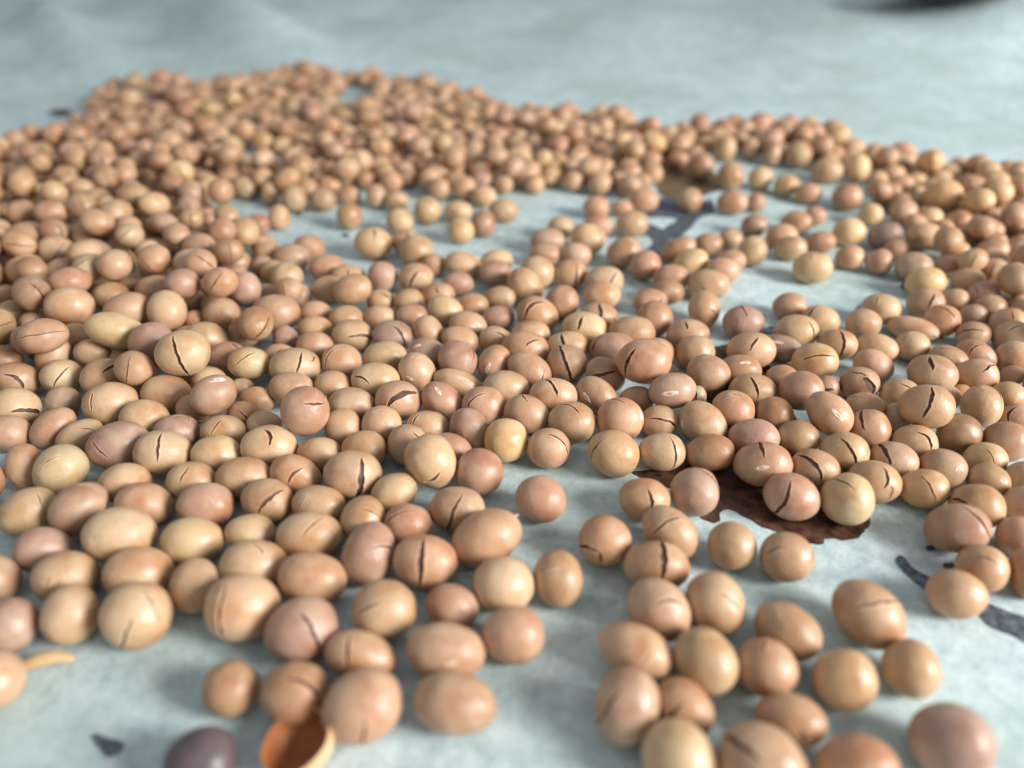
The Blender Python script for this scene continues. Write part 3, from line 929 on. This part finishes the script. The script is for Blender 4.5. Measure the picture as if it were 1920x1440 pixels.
BACK_RIGHT = [(1255, 262), (1300, 250), (1420, 244), (1500, 246), (1560, 252), (1585, 292), (1640, 300), (1640, 335), (1560, 330), (1480, 312), (1400, 298), (1320, 300), (1262, 285)]
polys = [CROWD, RIGHT_CROWD, BACK_RIGHT]
heap = lambda x, y: math.exp(-((x - 160) / 330) ** 2 - ((y - 470) / 190) ** 2)
fill = dart(polys, 30000, 0.0, lambda x, y: 1.0)
fill += dart(polys, 12000, 1.15, lambda x, y: (min(1, 0.30 + heap(x, y)) if y > 185 + 0.06 * x * (x > 600) else 0))
fill += dart(polys, 5000, 2.2, lambda x, y: 0.6 * heap(x, y) if x < 450 and y > 330 else 0)
everyone = beans + fill

# ------------------------------------------------------------------ let the beans settle: no two may share space
n_all = len(everyone)
Pz = np.array([b.p for b in everyone]); P0 = Pz.copy()
Rm = np.array([b.R for b in everyone]); Ax = np.array([b.ax for b in everyone])
Ext = np.array([b.ext for b in everyone])
fixw = np.array([0.5 if b.fixed else 1.0 for b in everyone])
cap = np.array([0.55 if b.fixed else 1.5 for b in everyone]) * Ax.mean(1)
D0 = np.linalg.norm(Pz[:, None] - Pz[None], axis=2)
ii, jj = np.where(np.triu(D0 < 0.016, 1))
def reach(idx, d):
    q = np.einsum('nij,nj->ni', Rm[idx], d) / Ax[idx]
    return 1 / np.sqrt((q * q).sum(1))
for it in range(90):
    d = Pz[jj] - Pz[ii]
    L_ = np.linalg.norm(d, axis=1) + 1e-9
    u = d / L_[:, None]
    pen = reach(ii, u) + reach(jj, u) - L_ - 0.00005
    m = pen > 0
    if not m.any():
        break
    u, pen, i_, j_ = u[m], pen[m], ii[m], jj[m]
    wi = fixw[i_] / (fixw[i_] + fixw[j_])
    mv = np.zeros_like(Pz)
    np.add.at(mv, i_, -u * (pen * wi * 0.45)[:, None])
    np.add.at(mv, j_, u * (pen * (1 - wi) * 0.45)[:, None])
    Pz = Pz + mv
    off = Pz - P0
    l2 = np.linalg.norm(off, axis=1)
    s = np.minimum(1, cap / np.maximum(l2, 1e-9))
    Pz = P0 + off * s[:, None]
    Pz[:, 2] = np.maximum(Pz[:, 2], Ext)
for b, p in zip(everyone, Pz):
    b.p = p
print('beans', len(beans), 'fill', len(fill), 'worst overlap mm', float(pen.max() * 1000) if m.any() else 0)

# ------------------------------------------------------------------ bean shapes
def shape_fn(seed, amp=0.026):
    s = Vector((seed * 3.7, seed * 1.3, seed * 7.1))
    sq = random.uniform(0.0, 0.10)
    ph = random.uniform(-0.07, 0.07)
    dent = random.uniform(0.0, 0.16)
    dd = Vector((random.gauss(0, 1), random.gauss(0, 1), random.gauss(0.4, 1))).normalized()
    def f(n):
        r = 1 + amp * noise.noise(Vector(n) * 1.5 + s) + 0.012 * noise.noise(Vector(n) * 2.6 - s) + 0.004 * noise.noise(Vector(n) * 6 + s)
        r -= dent * max(0.0, n[0] * dd[0] + n[1] * dd[1] + n[2] * dd[2] - 0.62)
        q = abs(n[0]) ** 4 + abs(n[1]) ** 4 + abs(n[2]) ** 4
        r *= 1 + sq * (0.6 - q) * 0.35
        r *= 1 + ph * n[0] * (1 - n[0] * n[0])           # a little egg shaped
        return r
    return f

def px_dir(b, x, y, lim=0.965):
    """point of the bean's face seen at a photograph pixel, as a direction in its own axes"""
    dx, dy = x - b.x, -(y - b.y)
    u = (dx * math.cos(b.ang) + dy * math.sin(b.ang)) / b.a
    v = (-dx * math.sin(b.ang) + dy * math.cos(b.ang)) / b.b
    r = math.hypot(u, v)
    if r > lim:
        u, v = u * lim / r, v * lim / r
    return np.array([u, v, math.sqrt(max(0.0, 1 - u * u - v * v))])

def arc_frame(A, M_, B):
    p = np.cross(M_ - A, B - M_)
    n = np.linalg.norm(p)
    if n < 1e-6:
        p = np.cross(A, B); n = np.linalg.norm(p)
    p = p / n
    lat = math.asin(max(-0.93, min(0.93, float(p @ A))))
    q1 = A - p * (p @ A); q1 /= np.linalg.norm(q1)
    q2 = np.cross(p, q1)
    ang = lambda v: math.atan2(v @ q2, v @ q1) % (2 * math.pi)
    pm, pb = ang(M_), ang(B)
    if pm > pb:                                          # go round the other way
        q2 = -q2; p = -p; lat = -lat
        pm, pb = (2 * math.pi - pm), (2 * math.pi - pb)
        if pm > pb:
            pm = pb * 0.5
    return p, q1, q2, lat, pb

def coat_mesh(b, f, crack=None, n_phi=40, n_lat=11, seed=0.0):
    """closed skin; with a crack the skin is parted along it: lips with thickness and a gap between them"""
    mids = float(np.mean(b.ax))
    if crack is not None:
        if isinstance(crack, tuple):
            A, M_, B, w = crack
        else:
            x1, y1, x2, y2, x3, y3, w = crack
            A, M_, B = px_dir(b, x1, y1), px_dir(b, x2, y2), px_dir(b, x3, y3)
            w = w / (0.5 * (b.a + b.b))
        p, q1, q2, lat0, pb = arc_frame(A, M_, B)
        ext0 = 0.45 if A[2] < 0.5 else 0.10
        ext1 = 0.45 if B[2] < 0.5 else 0.10
        c0, c1 = -ext0, pb + ext1
        nC = max(12, int(34 * min(1.0, (c1 - c0) / 2.2)))
        nR = max(14, int(n_phi * (1 - (c1 - c0) / (2 * math.pi))))
        phis = [c0 + (c1 - c0) * k / nC for k in range(nC + 1)] + [c1 + (2 * math.pi - (c1 - c0)) * k / nR for k in range(1, nR)]
    else:
        p = np.array([1.0, 0, 0]); q1 = np.array([0, 1.0, 0]); q2 = np.array([0, 0, 1.0])
        lat0, w, nC, c0, c1 = 0.0, 0.0, -1, 0, 0
        phis = [2 * math.pi * k / n_phi for k in range(n_phi)]
    n = len(phis)
    cl = math.cos(lat0)
    def point(lat, phi, r=1.0):
        d = p * math.sin(lat) + (q1 * math.cos(phi) + q2 * math.sin(phi)) * math.cos(lat)
        return d * (f(d) * r)
    mid, half = [], []
    for k, ph in enumerate(phis):
        if 0 < k < nC:
            t = k / nC
            j = 0.045 * noise.noise(Vector((ph * 3.2 * cl, seed, 1.7))) + 0.016 * noise.noise(Vector((ph * 12 * cl, seed, 5.2)))
            prof = math.sin(math.pi * t) ** 0.55 * (0.80 + 0.35 * noise.noise(Vector((ph * 5 * cl, seed, 9.9))))
            fade = min(1.0, 4 * t, 4 * (1 - t))
            mid.append(lat0 + j * fade); half.append(max(0.006, 0.5 * w * prof))
        else:
            mid.append(lat0); half.append(0.0)
    V, F = [], []
    nU = max(4, int(round(n_lat * (math.pi / 2 - lat0) / (math.pi / 2))))
    nD = max(4, int(round(n_lat * (math.pi / 2 + lat0) / (math.pi / 2))))
    def half_rows(sign, rows, first):
        idx = [first]
        for r_ in range(1, rows):
            s = (r_ / rows) ** 1.15
            row = []
            for k in range(n):
                base = mid[k] + sign * half[k]
                lat = base + s * (sign * math.pi / 2 - base)
                curl = 1 + (0.16 * half[k] * math.exp(-(s / 0.14) ** 2) if half[k] else 0)
                V.append(point(lat, phis[k], curl)); row.append(len(V) - 1)
            idx.append(row)
        V.append(point(sign * math.pi / 2, 0)); pole = len(V) - 1
        for a_, c_ in zip(idx[:-1], idx[1:]):
            for k in range(n):
                k2 = (k + 1) % n
                q = (a_[k], a_[k2], c_[k2], c_[k])
                F.append(q if sign > 0 else q[::-1])
        last = idx[-1]
        for k in range(n):
            q = (last[k], last[(k + 1) % n], pole)
            F.append(q if sign > 0 else q[::-1])
    up, dn = [], []
    for k in range(n):
        V.append(point(mid[k] + half[k], phis[k], 1 + 0.22 * half[k])); up.append(len(V) - 1)
        if half[k]:
            V.append(point(mid[k] - half[k], phis[k], 1 + 0.22 * half[k])); dn.append(len(V) - 1)
        else:
            dn.append(up[-1])
    half_rows(1, nU, up)
    half_rows(-1, nD, dn)
    strip0 = len(V)
    if nC > 0:                                           # thickness of the torn skin
        for sign in (1, -1):
            o, i_ = [], []
            for k in range(0, nC + 1):
                lat = mid[k] + sign * half[k]
                V.append(point(lat, phis[k], 1 + 0.22 * half[k])); o.append(len(V) - 1)
                V.append(point(lat + sign * 0.01, phis[k], 0.935)); i_.append(len(V) - 1)
            for k in range(nC):
                q = (o[k], i_[k], i_[k + 1], o[k + 1])
                F.append(q if sign > 0 else q[::-1])
    # keep faces pointing outwards whatever the handedness of the frame
    if np.linalg.det(np.stack([q1, q2, p])) < 0:
        F = [q[::-1] for q in F]
    global LIPS
    LIPS = [v for k in range(n) if half[k] for v in (up[k], dn[k])] + (list(range(strip0, len(V))) if nC > 0 else [])
    return np.array(V), F

def skin_tint(tint, nv):
    t = np.tile(tint, (nv, 1))
    if LIPS:
        t[LIPS] = np.minimum(0.85, t[LIPS] * 1.25 + 0.04)       # raw edge of the skin
    return t

def ball_mesh(f, r, nu=20, nv=11):
    V, F = [np.array([0, 0, 1.0]) * r * f((0, 0, 1))], []
    for i in range(1, nv):
        th = math.pi * i / nv
        for k in range(nu):
            ph = 2 * math.pi * k / nu
            d = np.array([math.sin(th) * math.cos(ph), math.sin(th) * math.sin(ph), math.cos(th)])
            V.append(d * f(d) * r)
    V.append(np.array([0, 0, -1.0]) * r * f((0, 0, -1)))
    for k in range(nu):
        F.append((0, 1 + k, 1 + (k + 1) % nu))
        F.append((len(V) - 1, 1 + (nv - 2) * nu + (k + 1) % nu, 1 + (nv - 2) * nu + k))
    for i in range(nv - 2):
        for k in range(nu):
            a_ = 1 + i * nu
            F.append((a_ + k, a_ + nu + k, a_ + nu + (k + 1) % nu, a_ + (k + 1) % nu))
    return np.array(V), F

def world_of(b, V):
    return (V * b.ax) @ b.R + b.p

def strip_mesh(b, f, crack, seed):
    """a second, thin fissure: a raised strip, its dark colour standing in for the shaded gap"""
    x1, y1, x2, y2, x3, y3, w = crack
    p, q1, q2, lat0, pb = arc_frame(px_dir(b, x1, y1), px_dir(b, x2, y2), px_dir(b, x3, y3))
    w = w / (0.5 * (b.a + b.b))
    V, F, n = [], [], 22
    for k in range(n + 1):
        t = k / n
        ph = pb * t
        j = (0.05 * noise.noise(Vector((ph * 5, seed, 1.7))) + 0.03 * noise.noise(Vector((ph * 15, seed, 5.2)))) * min(1, 4 * t, 4 - 4 * t)
        h = 0.5 * w * max(0.05, math.sin(math.pi * t) ** 0.75 * (0.75 + 0.5 * noise.noise(Vector((ph * 7, seed, 9.9)))))
        for s, r in ((-1, 0.985), (-0.8, 1.006), (0.8, 1.006), (1, 0.985)):
            la = lat0 + j + s * h
            d = p * math.sin(la) + (q1 * math.cos(ph) + q2 * math.sin(ph)) * math.cos(la)
            V.append(d * f(d) * r)
        if k:
            a_ = (k - 1) * 4
            F += [(a_ + i, a_ + i + 1, a_ + i + 5, a_ + i + 4) for i in range(3)]
    return np.array(V), F

def tangent_frame(b, n, ang):
    """unit directions on the bean's face, image angle ang at direction n"""
    e = np.array([math.cos(ang - b.ang), math.sin(ang - b.ang), 0.0])
    t1 = e - n * (e @ n); t1 /= np.linalg.norm(t1)
    return t1, np.cross(n, t1)

def hilum_mesh(b, f, h):
    """the oval scar: raised pale rim round a sunken slit"""
    x, y, ln, ang = h
    n0 = px_dir(b, x, y, 0.9)
    t1, t2 = tangent_frame(b, n0, ang)
    L_ = ln / (b.a + b.b)
    L_ *= 1.1
    W = L_ * 0.34
    V, F = [], []
    rings = [(0.0, 1.004), (0.30, 1.004), (0.52, 1.016), (0.78, 1.018), (1.0, 0.992)]
    m_ = 20
    for k, (s, r) in enumerate(rings):
        for q in range(m_):
            a_ = 2 * math.pi * q / m_
            wob = 1 + 0.16 * noise.noise(Vector((math.cos(a_) * 2, math.sin(a_) * 2, x)))
            d = n0 + t1 * (s * wob * L_ * math.cos(a_)) + t2 * (s * wob * W * math.sin(a_))
            d = d / np.linalg.norm(d)
            V.append(d * f(d) * r)
        if k:
            for q in range(m_):
                o = (k - 1) * m_
                F.append((o + q, o + m_ + q, o + m_ + (q + 1) % m_, o + (q + 1) % m_))
    idx = [1 if i < m_ else 0 for i in range(len(F))]
    return np.array(V), F, idx

def flap_mesh(b, f, fl):
    """a curled scrap of torn skin, standing off the bean"""
    x, y, ang, ln = fl
    n0 = px_dir(b, x, y, 0.93)
    t1, t2 = tangent_frame(b, n0, ang)
    L_ = ln / (0.5 * (b.a + b.b))
    V, F, nu, nv = [], [], 9, 6
    for side in (0, 1):
        for i in range(nu + 1):
            s = i / nu
            for k in range(nv + 1):
                v = (k / nv - 0.5) * 2
                wd = 0.62 * L_ * (1 - 0.75 * s ** 1.4) * (1 + 0.2 * noise.noise(Vector((s * 3, v, x))))
                out = s * L_ * 0.85
                d = n0 * (1.0 + 0.45 * L_ * s ** 1.7 - 0.10 * L_ * v * v - 0.02) + t1 * (out - 0.25 * L_) + t2 * (v * wd * 0.6)
                V.append(d * (1.0 if side == 0 else 0.972))
    st = (nu + 1) * (nv + 1)
    g = lambda i, k, s: s * st + i * (nv + 1) + k
    for i in range(nu):
        for k in range(nv):
            F.append((g(i, k, 0), g(i + 1, k, 0), g(i + 1, k + 1, 0), g(i, k + 1, 0)))
            F.append((g(i, k, 1), g(i, k + 1, 1), g(i + 1, k + 1, 1), g(i + 1, k, 1)))
    for i in range(nu):
        F.append((g(i, 0, 0), g(i, 0, 1), g(i + 1, 0, 1), g(i + 1, 0, 0)))
        F.append((g(i, nv, 0), g(i + 1, nv, 0), g(i + 1, nv, 1), g(i, nv, 1)))
    for k in range(nv):
        F.append((g(nu, k, 0), g(nu, k, 1), g(nu, k + 1, 1), g(nu, k + 1, 0)))
    return np.array(V), F

# ------------------------------------------------------------------ labels
LANDMARK = {   # id: (how other beans refer to it, its own label)
 'sprout': ('sprouted bean', 'cream soybean cut by the left edge, with a thin curved sprout'),
 'lonebrown': ('lone brown bean', 'lone round brown uncracked soybean on bare paper above the dark purple bean'),
 'purple': ('dark purple bean', 'dark purple almost black soybean cut by the bottom edge'),
 'palefront': ('pale front bean', 'large smooth cream soybean cut by the bottom edge, right of centre'),
 'frontgash': ('gashed front bean', 'large rosy tan soybean with a broad slanting gash at the bottom edge'),
 'bigoval': ('big tilted oval bean', 'big pale tan oval soybean tilted down to the right, thin crack across it'),
 'inkbean': ('bean between ink strokes', 'smooth tan soybean lying between the two dark ink strokes'),
 'corner': ('blurred corner bean', 'blurred mauve-brown soybean alone in the bottom right corner'),
 'broadpale': ('broad cream bean', 'broad cream soybean split upright by one straight dark crack'),
 'deepcrack': ('long-cracked bean', 'pale rosy soybean with a long wide dark crack from top to bottom'),
 'tail': ('bean with a skin tail', 'large rosy tan soybean with a torn skin tail sticking up'),
 'drip': ('bean with hanging scrap', 'rosy tan soybean with upright dark split and a skin scrap hanging below'),
 'lonerose': ('lone rosy bean', 'smooth rosy soybean standing alone on bare paper at the centre'),
 'yellow': ('shiny yellow bean', 'round shiny yellow soybean at the edge of the bare paper'),
 'plainbrown': ('plain brown oval bean', 'plain brown oval uncracked soybean above the brown stain'),
 'mauveround': ('mauve bean on the stain', 'round mauve-brown soybean lying on the edge of the brown stain'),
 'widesplit': ('wide-split brown bean', 'brown barrel-shaped soybean split upright by a wide dark gap'),
 'paletip': ('cream bean on the stain', 'round cream soybean on the tip of the brown stain, slanting crack on top'),
 'longdouble': ('long double-humped bean', 'long double-humped pale yellow soybean on the heap at the left'),
 'perchedpale': ('perched pale bean', 'pale tan soybean perched on the heap, with an upright dark crack'),
 'shinyscar': ('bean with shiny scar', 'mauve-rose soybean raised on others, shiny white scar on its tip'),
 'gaping': ('gaping bean', 'rosy tan soybean with a wide gaping slanted crack showing its dark kernel'),
 'perchedmauve': ('perched mauve bean', 'mauve-rose soybean perched on others with torn skin and a level slit'),
 'bigscar': ('big scarred yellow bean', 'big pale yellow soybean with a white scar and a curved crack below it'),
 'lonemauve': ('lone mauve bean', 'mauve-rose soybean alone on bare paper with a crack in its top'),
 'tornflap': ('bean with open flap', 'rosy tan soybean with a flap of skin standing open on top'),
 'perchedbig': ('big perched bean', 'big rosy tan soybean perched on others with a long curved crack'),
 'twinscar': ('bean with double-line scar', 'mauve-rose soybean perched on others, pale double-line scar on its face'),
 'darkmauve': ('dark mauve pointed bean', 'dark mauve elongated soybean with a pale scar, tucked under a tan bean'),
 'spindle': ('spindle-shaped bean', 'long spindle-shaped rosy tan soybean with a torn tip'),
 'hole': ('bean with a hole', 'reddish brown soybean with an open hole in its skin'),
 'perchedscar': ('perched scarred bean', 'rosy tan soybean perched on others, tilted, white scar on its lower end'),
 'perchedsplit': ('perched split bean', 'tan soybean perched on others with a jagged upright crack near its right end'),
 'lonepale': ('lone pale bean', 'pale yellow soybean alone on bare paper in the middle distance, short top crack'),
 'loneyellow': ('lone yellow bean', 'bright yellow soybean at the edge of bare paper, notched on top'),
 'yellowright': ('yellow bean by bare paper', 'plump yellow soybean right of the bare paper, fine crack on top'),
}
SECT = ['right of', 'above and right of', 'above', 'above and left of', 'left of', 'below and left of', 'below', 'below and right of']
NTH = ['nearest', 'second', 'third', 'fourth', 'fifth', 'sixth', 'seventh', 'eighth', 'ninth', 'tenth', 'eleventh', 'twelfth', 'thirteenth', 'fourteenth']

def crack_words(b):
    if not b.cracks:
        if b.hil: return 'with a pale scar'
        if b.flaps: return 'with torn skin'
        return 'without cracks'
    x1, y1, x2, y2, x3, y3, w = b.cracks[0]
    ln = math.hypot(x3 - x1, y3 - y1) / (b.a + b.b)
    dx, dy = abs(x3 - x1), abs(y3 - y1)
    o = 'upright' if dy > 2 * dx else 'level' if dx > 2 * dy else 'slanting'
    wide = 'wide ' if w > 6.5 else 'fine ' if w <= 2.6 else ''
    return f"with a {wide}{o} crack" if ln > 0.42 else f"with a short {wide}crack"

# the three hundred that show largest are things of their own
ranked = sorted([b for b in beans if -30 < b.x < 1950 and b.y < 1480], key=lambda b: -(b.a * b.b) * (1 if b.y > 470 else 0.8))
singles = ranked[:300]
for b in beans:
    if b.mark and b not in singles:
        singles[-1:] = []
        singles.insert(0, b)
single_ids = {id(b) for b in singles}
marks = [b for b in singles if b.mark]
assert len({b.mark for b in marks}) == len(LANDMARK), set(LANDMARK) - {b.mark for b in marks}
labels, used = {}, set()
table = []
for mk in marks:
    by = {}
    for b in everyone:
        if b is mk: continue
        dx, dy = b.x - mk.x, mk.y - b.y
        s = int(round(math.atan2(dy, dx) / (math.pi / 4))) % 8
        by.setdefault(s, []).append((math.hypot(dx, dy), b))
    for s, l in by.items():
        l.sort(key=lambda t: t[0])
        for k, (dist, b) in enumerate(l[:14]):
            if id(b) in single_ids and not b.mark:
                table.append((k, dist, id(b), mk.mark, s))
table.sort(key=lambda t: (t[0], t[1]))
for k, dist, bid, mk, s in table:
    if bid not in labels:
        labels[bid] = (k, s, mk)
def label_of(b):
    if b.mark:
        return LANDMARK[b.mark][1]
    colour = WORD2.get(b.col, WORD.get(b.col[0]))
    if id(b) in labels:
        k, s, mk = labels[id(b)]
        out = f"{colour} soybean {crack_words(b)}, {NTH[k]} {SECT[s]} the {LANDMARK[mk][0]}"
        if len(out.split()) > 15:
            out = out.replace(crack_words(b), 'cracked' if b.cracks else 'uncracked' if not (b.hil or b.flaps) else 'marked')
        return out
    return None
missing = [b for b in singles if label_of(b) is None]
print('labels: unplaced', len(missing))

# ------------------------------------------------------------------ build the beans
GROUP = 'roasted soybeans scattered on the paper'
def local_obj(name, b, V, F, mats, root, **kw):
    W = world_of(b, V) - b.base
    return mesh_obj(name, W, F, mats, root, **kw)

def build_single(k, b):
    seed = k * 0.618 + 1.0
    f = shape_fn(seed)
    tint = tint_of(b.col)
    b.base = np.array([b.p[0], b.p[1], b.p[2] - b.ext])
    lab = label_of(b) or f"{WORD2.get(b.col, WORD.get(b.col[0]))} soybean {crack_words(b)} in the crowded middle distance"
    main = b.cracks[0] if b.cracks else None
    fine_mesh = b.a * b.b > 900
    np_, nl = (44, 12) if fine_mesh else (32, 9)
    V, F = coat_mesh(b, f, main, np_, nl, seed)
    tints = skin_tint(tint, len(V))
    if not (b.cracks or b.hil or b.flaps or b.sprout):
        o = local_obj('soybean', b, V, F, M_CHARRED if b.col == 'D' else M_COAT, None, tint=tints)
        o.location = b.base
        return tag(o, lab, 'soybean', GROUP)
    root = bpy.data.objects.new('soybean', None)
    C.objects.link(root)
    root.empty_display_size = 0.003
    root.location = b.base
    tag(root, lab, 'soybean', GROUP)
    local_obj('seed_coat', b, V, F, M_COAT, root, tint=tints)
    if main:
        KV, KF = ball_mesh(f, 0.93)
        local_obj('kernel', b, KV, KF, M_KERNEL, root)
    for c in b.cracks[1:]:
        SV, SF = strip_mesh(b, f, c, seed)
        local_obj('fissure', b, SV, SF, M_FISSURE, root)
    for h in b.hil:
        HV, HF, hi = hilum_mesh(b, f, h)
        local_obj('hilum', b, HV, HF, [M_HILUM, M_FLAP], root, midx=hi)
    for fl in b.flaps:
        FV, FF = flap_mesh(b, f, fl)
        local_obj('skin_flap', b, FV, FF, M_COAT, root, tint=tint * 1.1)
    if b.sprout:
        x1, y1, x2, y2, w = b.sprout
        P1, P2 = on_paper(x1 - 8, y1, 0.003), on_paper(x2, y2, 0.0022)
        V2, F2, ns, mm = [], [], 16, 10
        r0 = 0.5 * w * np.linalg.norm(P1 - EYE) / F_PX
        ax_ = P2 - P1
        side = np.cross(ax_, [0, 0, 1]); side /= np.linalg.norm(side)
        for i in range(ns + 1):
            t = i / ns
            c = P1 + ax_ * t + np.array([0, 0, 0.0005]) * math.sin(math.pi * t) - side * 0.0005 * math.sin(math.pi * t)
            rr = r0 * (0.75 + 0.35 * math.sin(math.pi * min(1, t * 1.1))) * (math.sqrt(max(0, 1 - max(0, (t - 0.85) / 0.15) ** 2)) if t > 0.85 else 1)
            for q in range(mm):
                a_ = 2 * math.pi * q / mm
                V2.append(c + side * rr * math.cos(a_) + np.array([0, 0, 1]) * rr * 0.8 * math.sin(a_) - b.base)
            if i:
                for q in range(mm):
                    o_ = (i - 1) * mm
                    F2.append((o_ + q, o_ + (q + 1) % mm, o_ + mm + (q + 1) % mm, o_ + mm + q))
        mesh_obj('sprout', V2, F2, M_COAT, root, tint=np.array((0.55, 0.37, 0.18)))
    return root

for k, b in enumerate(singles):
    build_single(k, b)

# the rest, too many and too small to take apart: one mass
rest = [b for b in everyone if id(b) not in single_ids]
AV, AF, AI, AT, off = [], [], [], [], 0
for k, b in enumerate(rest):
    f = shape_fn(1000 + k * 0.37)
    main = b.cracks[0] if b.cracks else None
    if getattr(b, 'autocrack', False):
        th = rng.uniform(0, 2 * math.pi)
        view = (EYE - b.p) / np.linalg.norm(EYE - b.p)
        n = b.R @ view; n /= np.linalg.norm(n)
        t = np.cross(n, [math.cos(th), math.sin(th), 0.3]); t /= np.linalg.norm(t)
        o_ = rng.normal(0, 0.25) * np.cross(n, t)
        un = lambda v: v / np.linalg.norm(v)
        main = (un(n * 0.8 + o_ - t * 0.6), un(n + o_ * 1.15), un(n * 0.8 + o_ + t * 0.6), rng.uniform(0.06, 0.13))
    V, F = coat_mesh(b, f, main, 22, 6, k * 0.7)
    parts = [(V, F, 0)]
    if main:
        parts.append((*ball_mesh(f, 0.93, 12, 7), 1))
    ti = tint_of(b.col, 0.14)
    for V, F, mi in parts:
        AV.append(world_of(b, V)); AT.append(np.tile(ti, (len(V), 1)))
        AF += [tuple(i + off for i in q) for q in F]
        AI += [mi] * len(F)
        off += len(V)
o = mesh_obj('soybean_mass', np.vstack(AV), AF, [M_COAT, M_KERNEL], None, midx=AI, tint=np.vstack(AT))
tag(o, 'blurred crowd of roasted soybeans heaped towards the back of the paper', 'soybeans', kind='stuff')
print('rest', len(rest), 'tris about', sum(len(q) - 2 for q in AF))

# ------------------------------------------------------------------ the hollow half shell in front
hb = Bean()
hb.x, hb.y, hb.a, hb.b, hb.ang, hb.lift = 556, 1392, 78, 66, math.radians(45), 0.0
pose(hb)
g = np.array([-0.08, 0.62, 0.78]); g /= np.linalg.norm(g)
fh = shape_fn(77.0, 0.012)
t1 = np.array([1.0, 0, 0]); t2 = np.cross(g, t1)
V, F, nu, nv = [], [], 40, 14
idx = []
for side, r in ((0, 1.0), (1, 0.96)):
    for i in range(nv + 1):
        th = math.radians(84) + (math.pi - math.radians(84)) * i / nv
        for k in range(nu):
            ph = 2 * math.pi * k / nu
            jag = 0.05 * noise.noise(Vector((math.cos(ph) * 2, math.sin(ph) * 2, 3.3))) * (1 - i / nv)
            d = g * math.cos(th + jag) + (t1 * math.cos(ph) + t2 * math.sin(ph)) * math.sin(th + jag)
            V.append(d * fh(d) * r)
st = (nv + 1) * nu
for i in range(nv):
    for k in range(nu):
        k2 = (k + 1) % nu
        F.append((i * nu + k, (i + 1) * nu + k, (i + 1) * nu + k2, i * nu + k2)); idx.append(0)
        F.append((st + i * nu + k, st + i * nu + k2, st + (i + 1) * nu + k2, st + (i + 1) * nu + k)); idx.append(1)
for k in range(nu):
    k2 = (k + 1) % nu
    F.append((k, k2, st + k2, st + k)); idx.append(0)
hb.base = np.array([hb.p[0], hb.p[1], 0.0])
shell = bpy.data.objects.new('half_shell', None)
C.objects.link(shell)
shell.location = hb.base
tag(shell, 'hollow half soybean shell with orange-brown inside, open towards the upper left', 'seed shell')
V = np.array(V)
oi = [q for q, m_ in zip(F, idx) if m_ == 0]
ii_ = [tuple(v - st for v in q) for q, m_ in zip(F, idx) if m_ == 1]
local_obj('outer_skin', hb, V, oi, M_COAT, shell, tint=np.array((0.66, 0.42, 0.23)))
local_obj('inner_skin', hb, V[st:], ii_, M_INSIDE, shell)

# ------------------------------------------------------------------ scrap of dry leaf at the far left edge of the beans
def leaf(name, x, y, ln, wd, az, label):
    c = on_paper(x, y)
    V, F, n, m_ = [], [], 14, 6
    for side in (0, 1):
        for i in range(n + 1):
            s = i / n * 2 - 1
            w = wd * (1 - abs(s) ** 1.7) * (1 + 0.25 * noise.noise(Vector((s * 3, x, 1))))
            for k in range(m_ + 1):
                v = k / m_ * 2 - 1
                V.append((math.cos(az) * s * ln - math.sin(az) * v * w, math.sin(az) * s * ln + math.cos(az) * v * w,
                          0.0008 + 0.0022 * abs(v) * (1 - s * s) + 0.001 * s * s + (0.00025 if side else 0)))
    st_ = (n + 1) * (m_ + 1)
    for i in range(n):
        for k in range(m_):
            q = (i * (m_ + 1) + k, (i + 1) * (m_ + 1) + k, (i + 1) * (m_ + 1) + k + 1, i * (m_ + 1) + k + 1)
            F.append(q[::-1]); F.append(tuple(v + st_ for v in q))
    o = mesh_obj(name, V, F, M_LEAF)
    o.location = c
    return tag(o, label, 'leaf')
leaf('leaf_scrap', 116, 220, 0.0065, 0.0022, -0.1, 'small pointed dark brown leaf scrap at the far left edge of the beans')

# ------------------------------------------------------------------ dark dish at the back, its rounded foot just in the frame
def dish(x, y):
    c = on_paper(x, y)
    S_ = 0.44
    prof = [(0.0, 0.002), (0.030, 0.0), (0.052, 0.0015), (0.064, 0.006), (0.078, 0.020), (0.088, 0.040), (0.091, 0.041), (0.088, 0.043), (0.083, 0.040), (0.060, 0.012), (0.0, 0.008)]
    V, F, n = [], [], 64
    for r, z in prof:
        r, z = r * S_, z * 0.14
        for k in range(n):
            a_ = 2 * math.pi * k / n
            V.append((r * math.cos(a_), r * math.sin(a_), z))
    for i in range(len(prof) - 1):
        for k in range(n):
            k2 = (k + 1) % n
            F.append((i * n + k, i * n + k2, (i + 1) * n + k2, (i + 1) * n + k))
    o = mesh_obj('dish', V, F, M_MAROON)
    o.location = (c[0], c[1], float(paper_height(np.array(c[0]), np.array(c[1]))) + 0.002)
    return tag(o, 'dark maroon round dish cut off by the top right edge', 'dish')
_d = on_paper(1785, 14)
dish_o = dish(1785, 14)
for _ in range(12):                                       # stand it so that only its lower rim shows
    q = [to_px(np.array(v.co) + np.array(dish_o.location)) for v in dish_o.data.vertices]
    lowest = max(q, key=lambda t: t[1])
    dish_o.location.x += (1800 - lowest[0]) * 0.00022
    dish_o.location.y += (lowest[1] - 2) * 0.0004
    dish_o.location.z = float(paper_height(np.array(dish_o.location.x), np.array(dish_o.location.y - 0.05))) + 0.004
print('dish', tuple(dish_o.location), lowest)
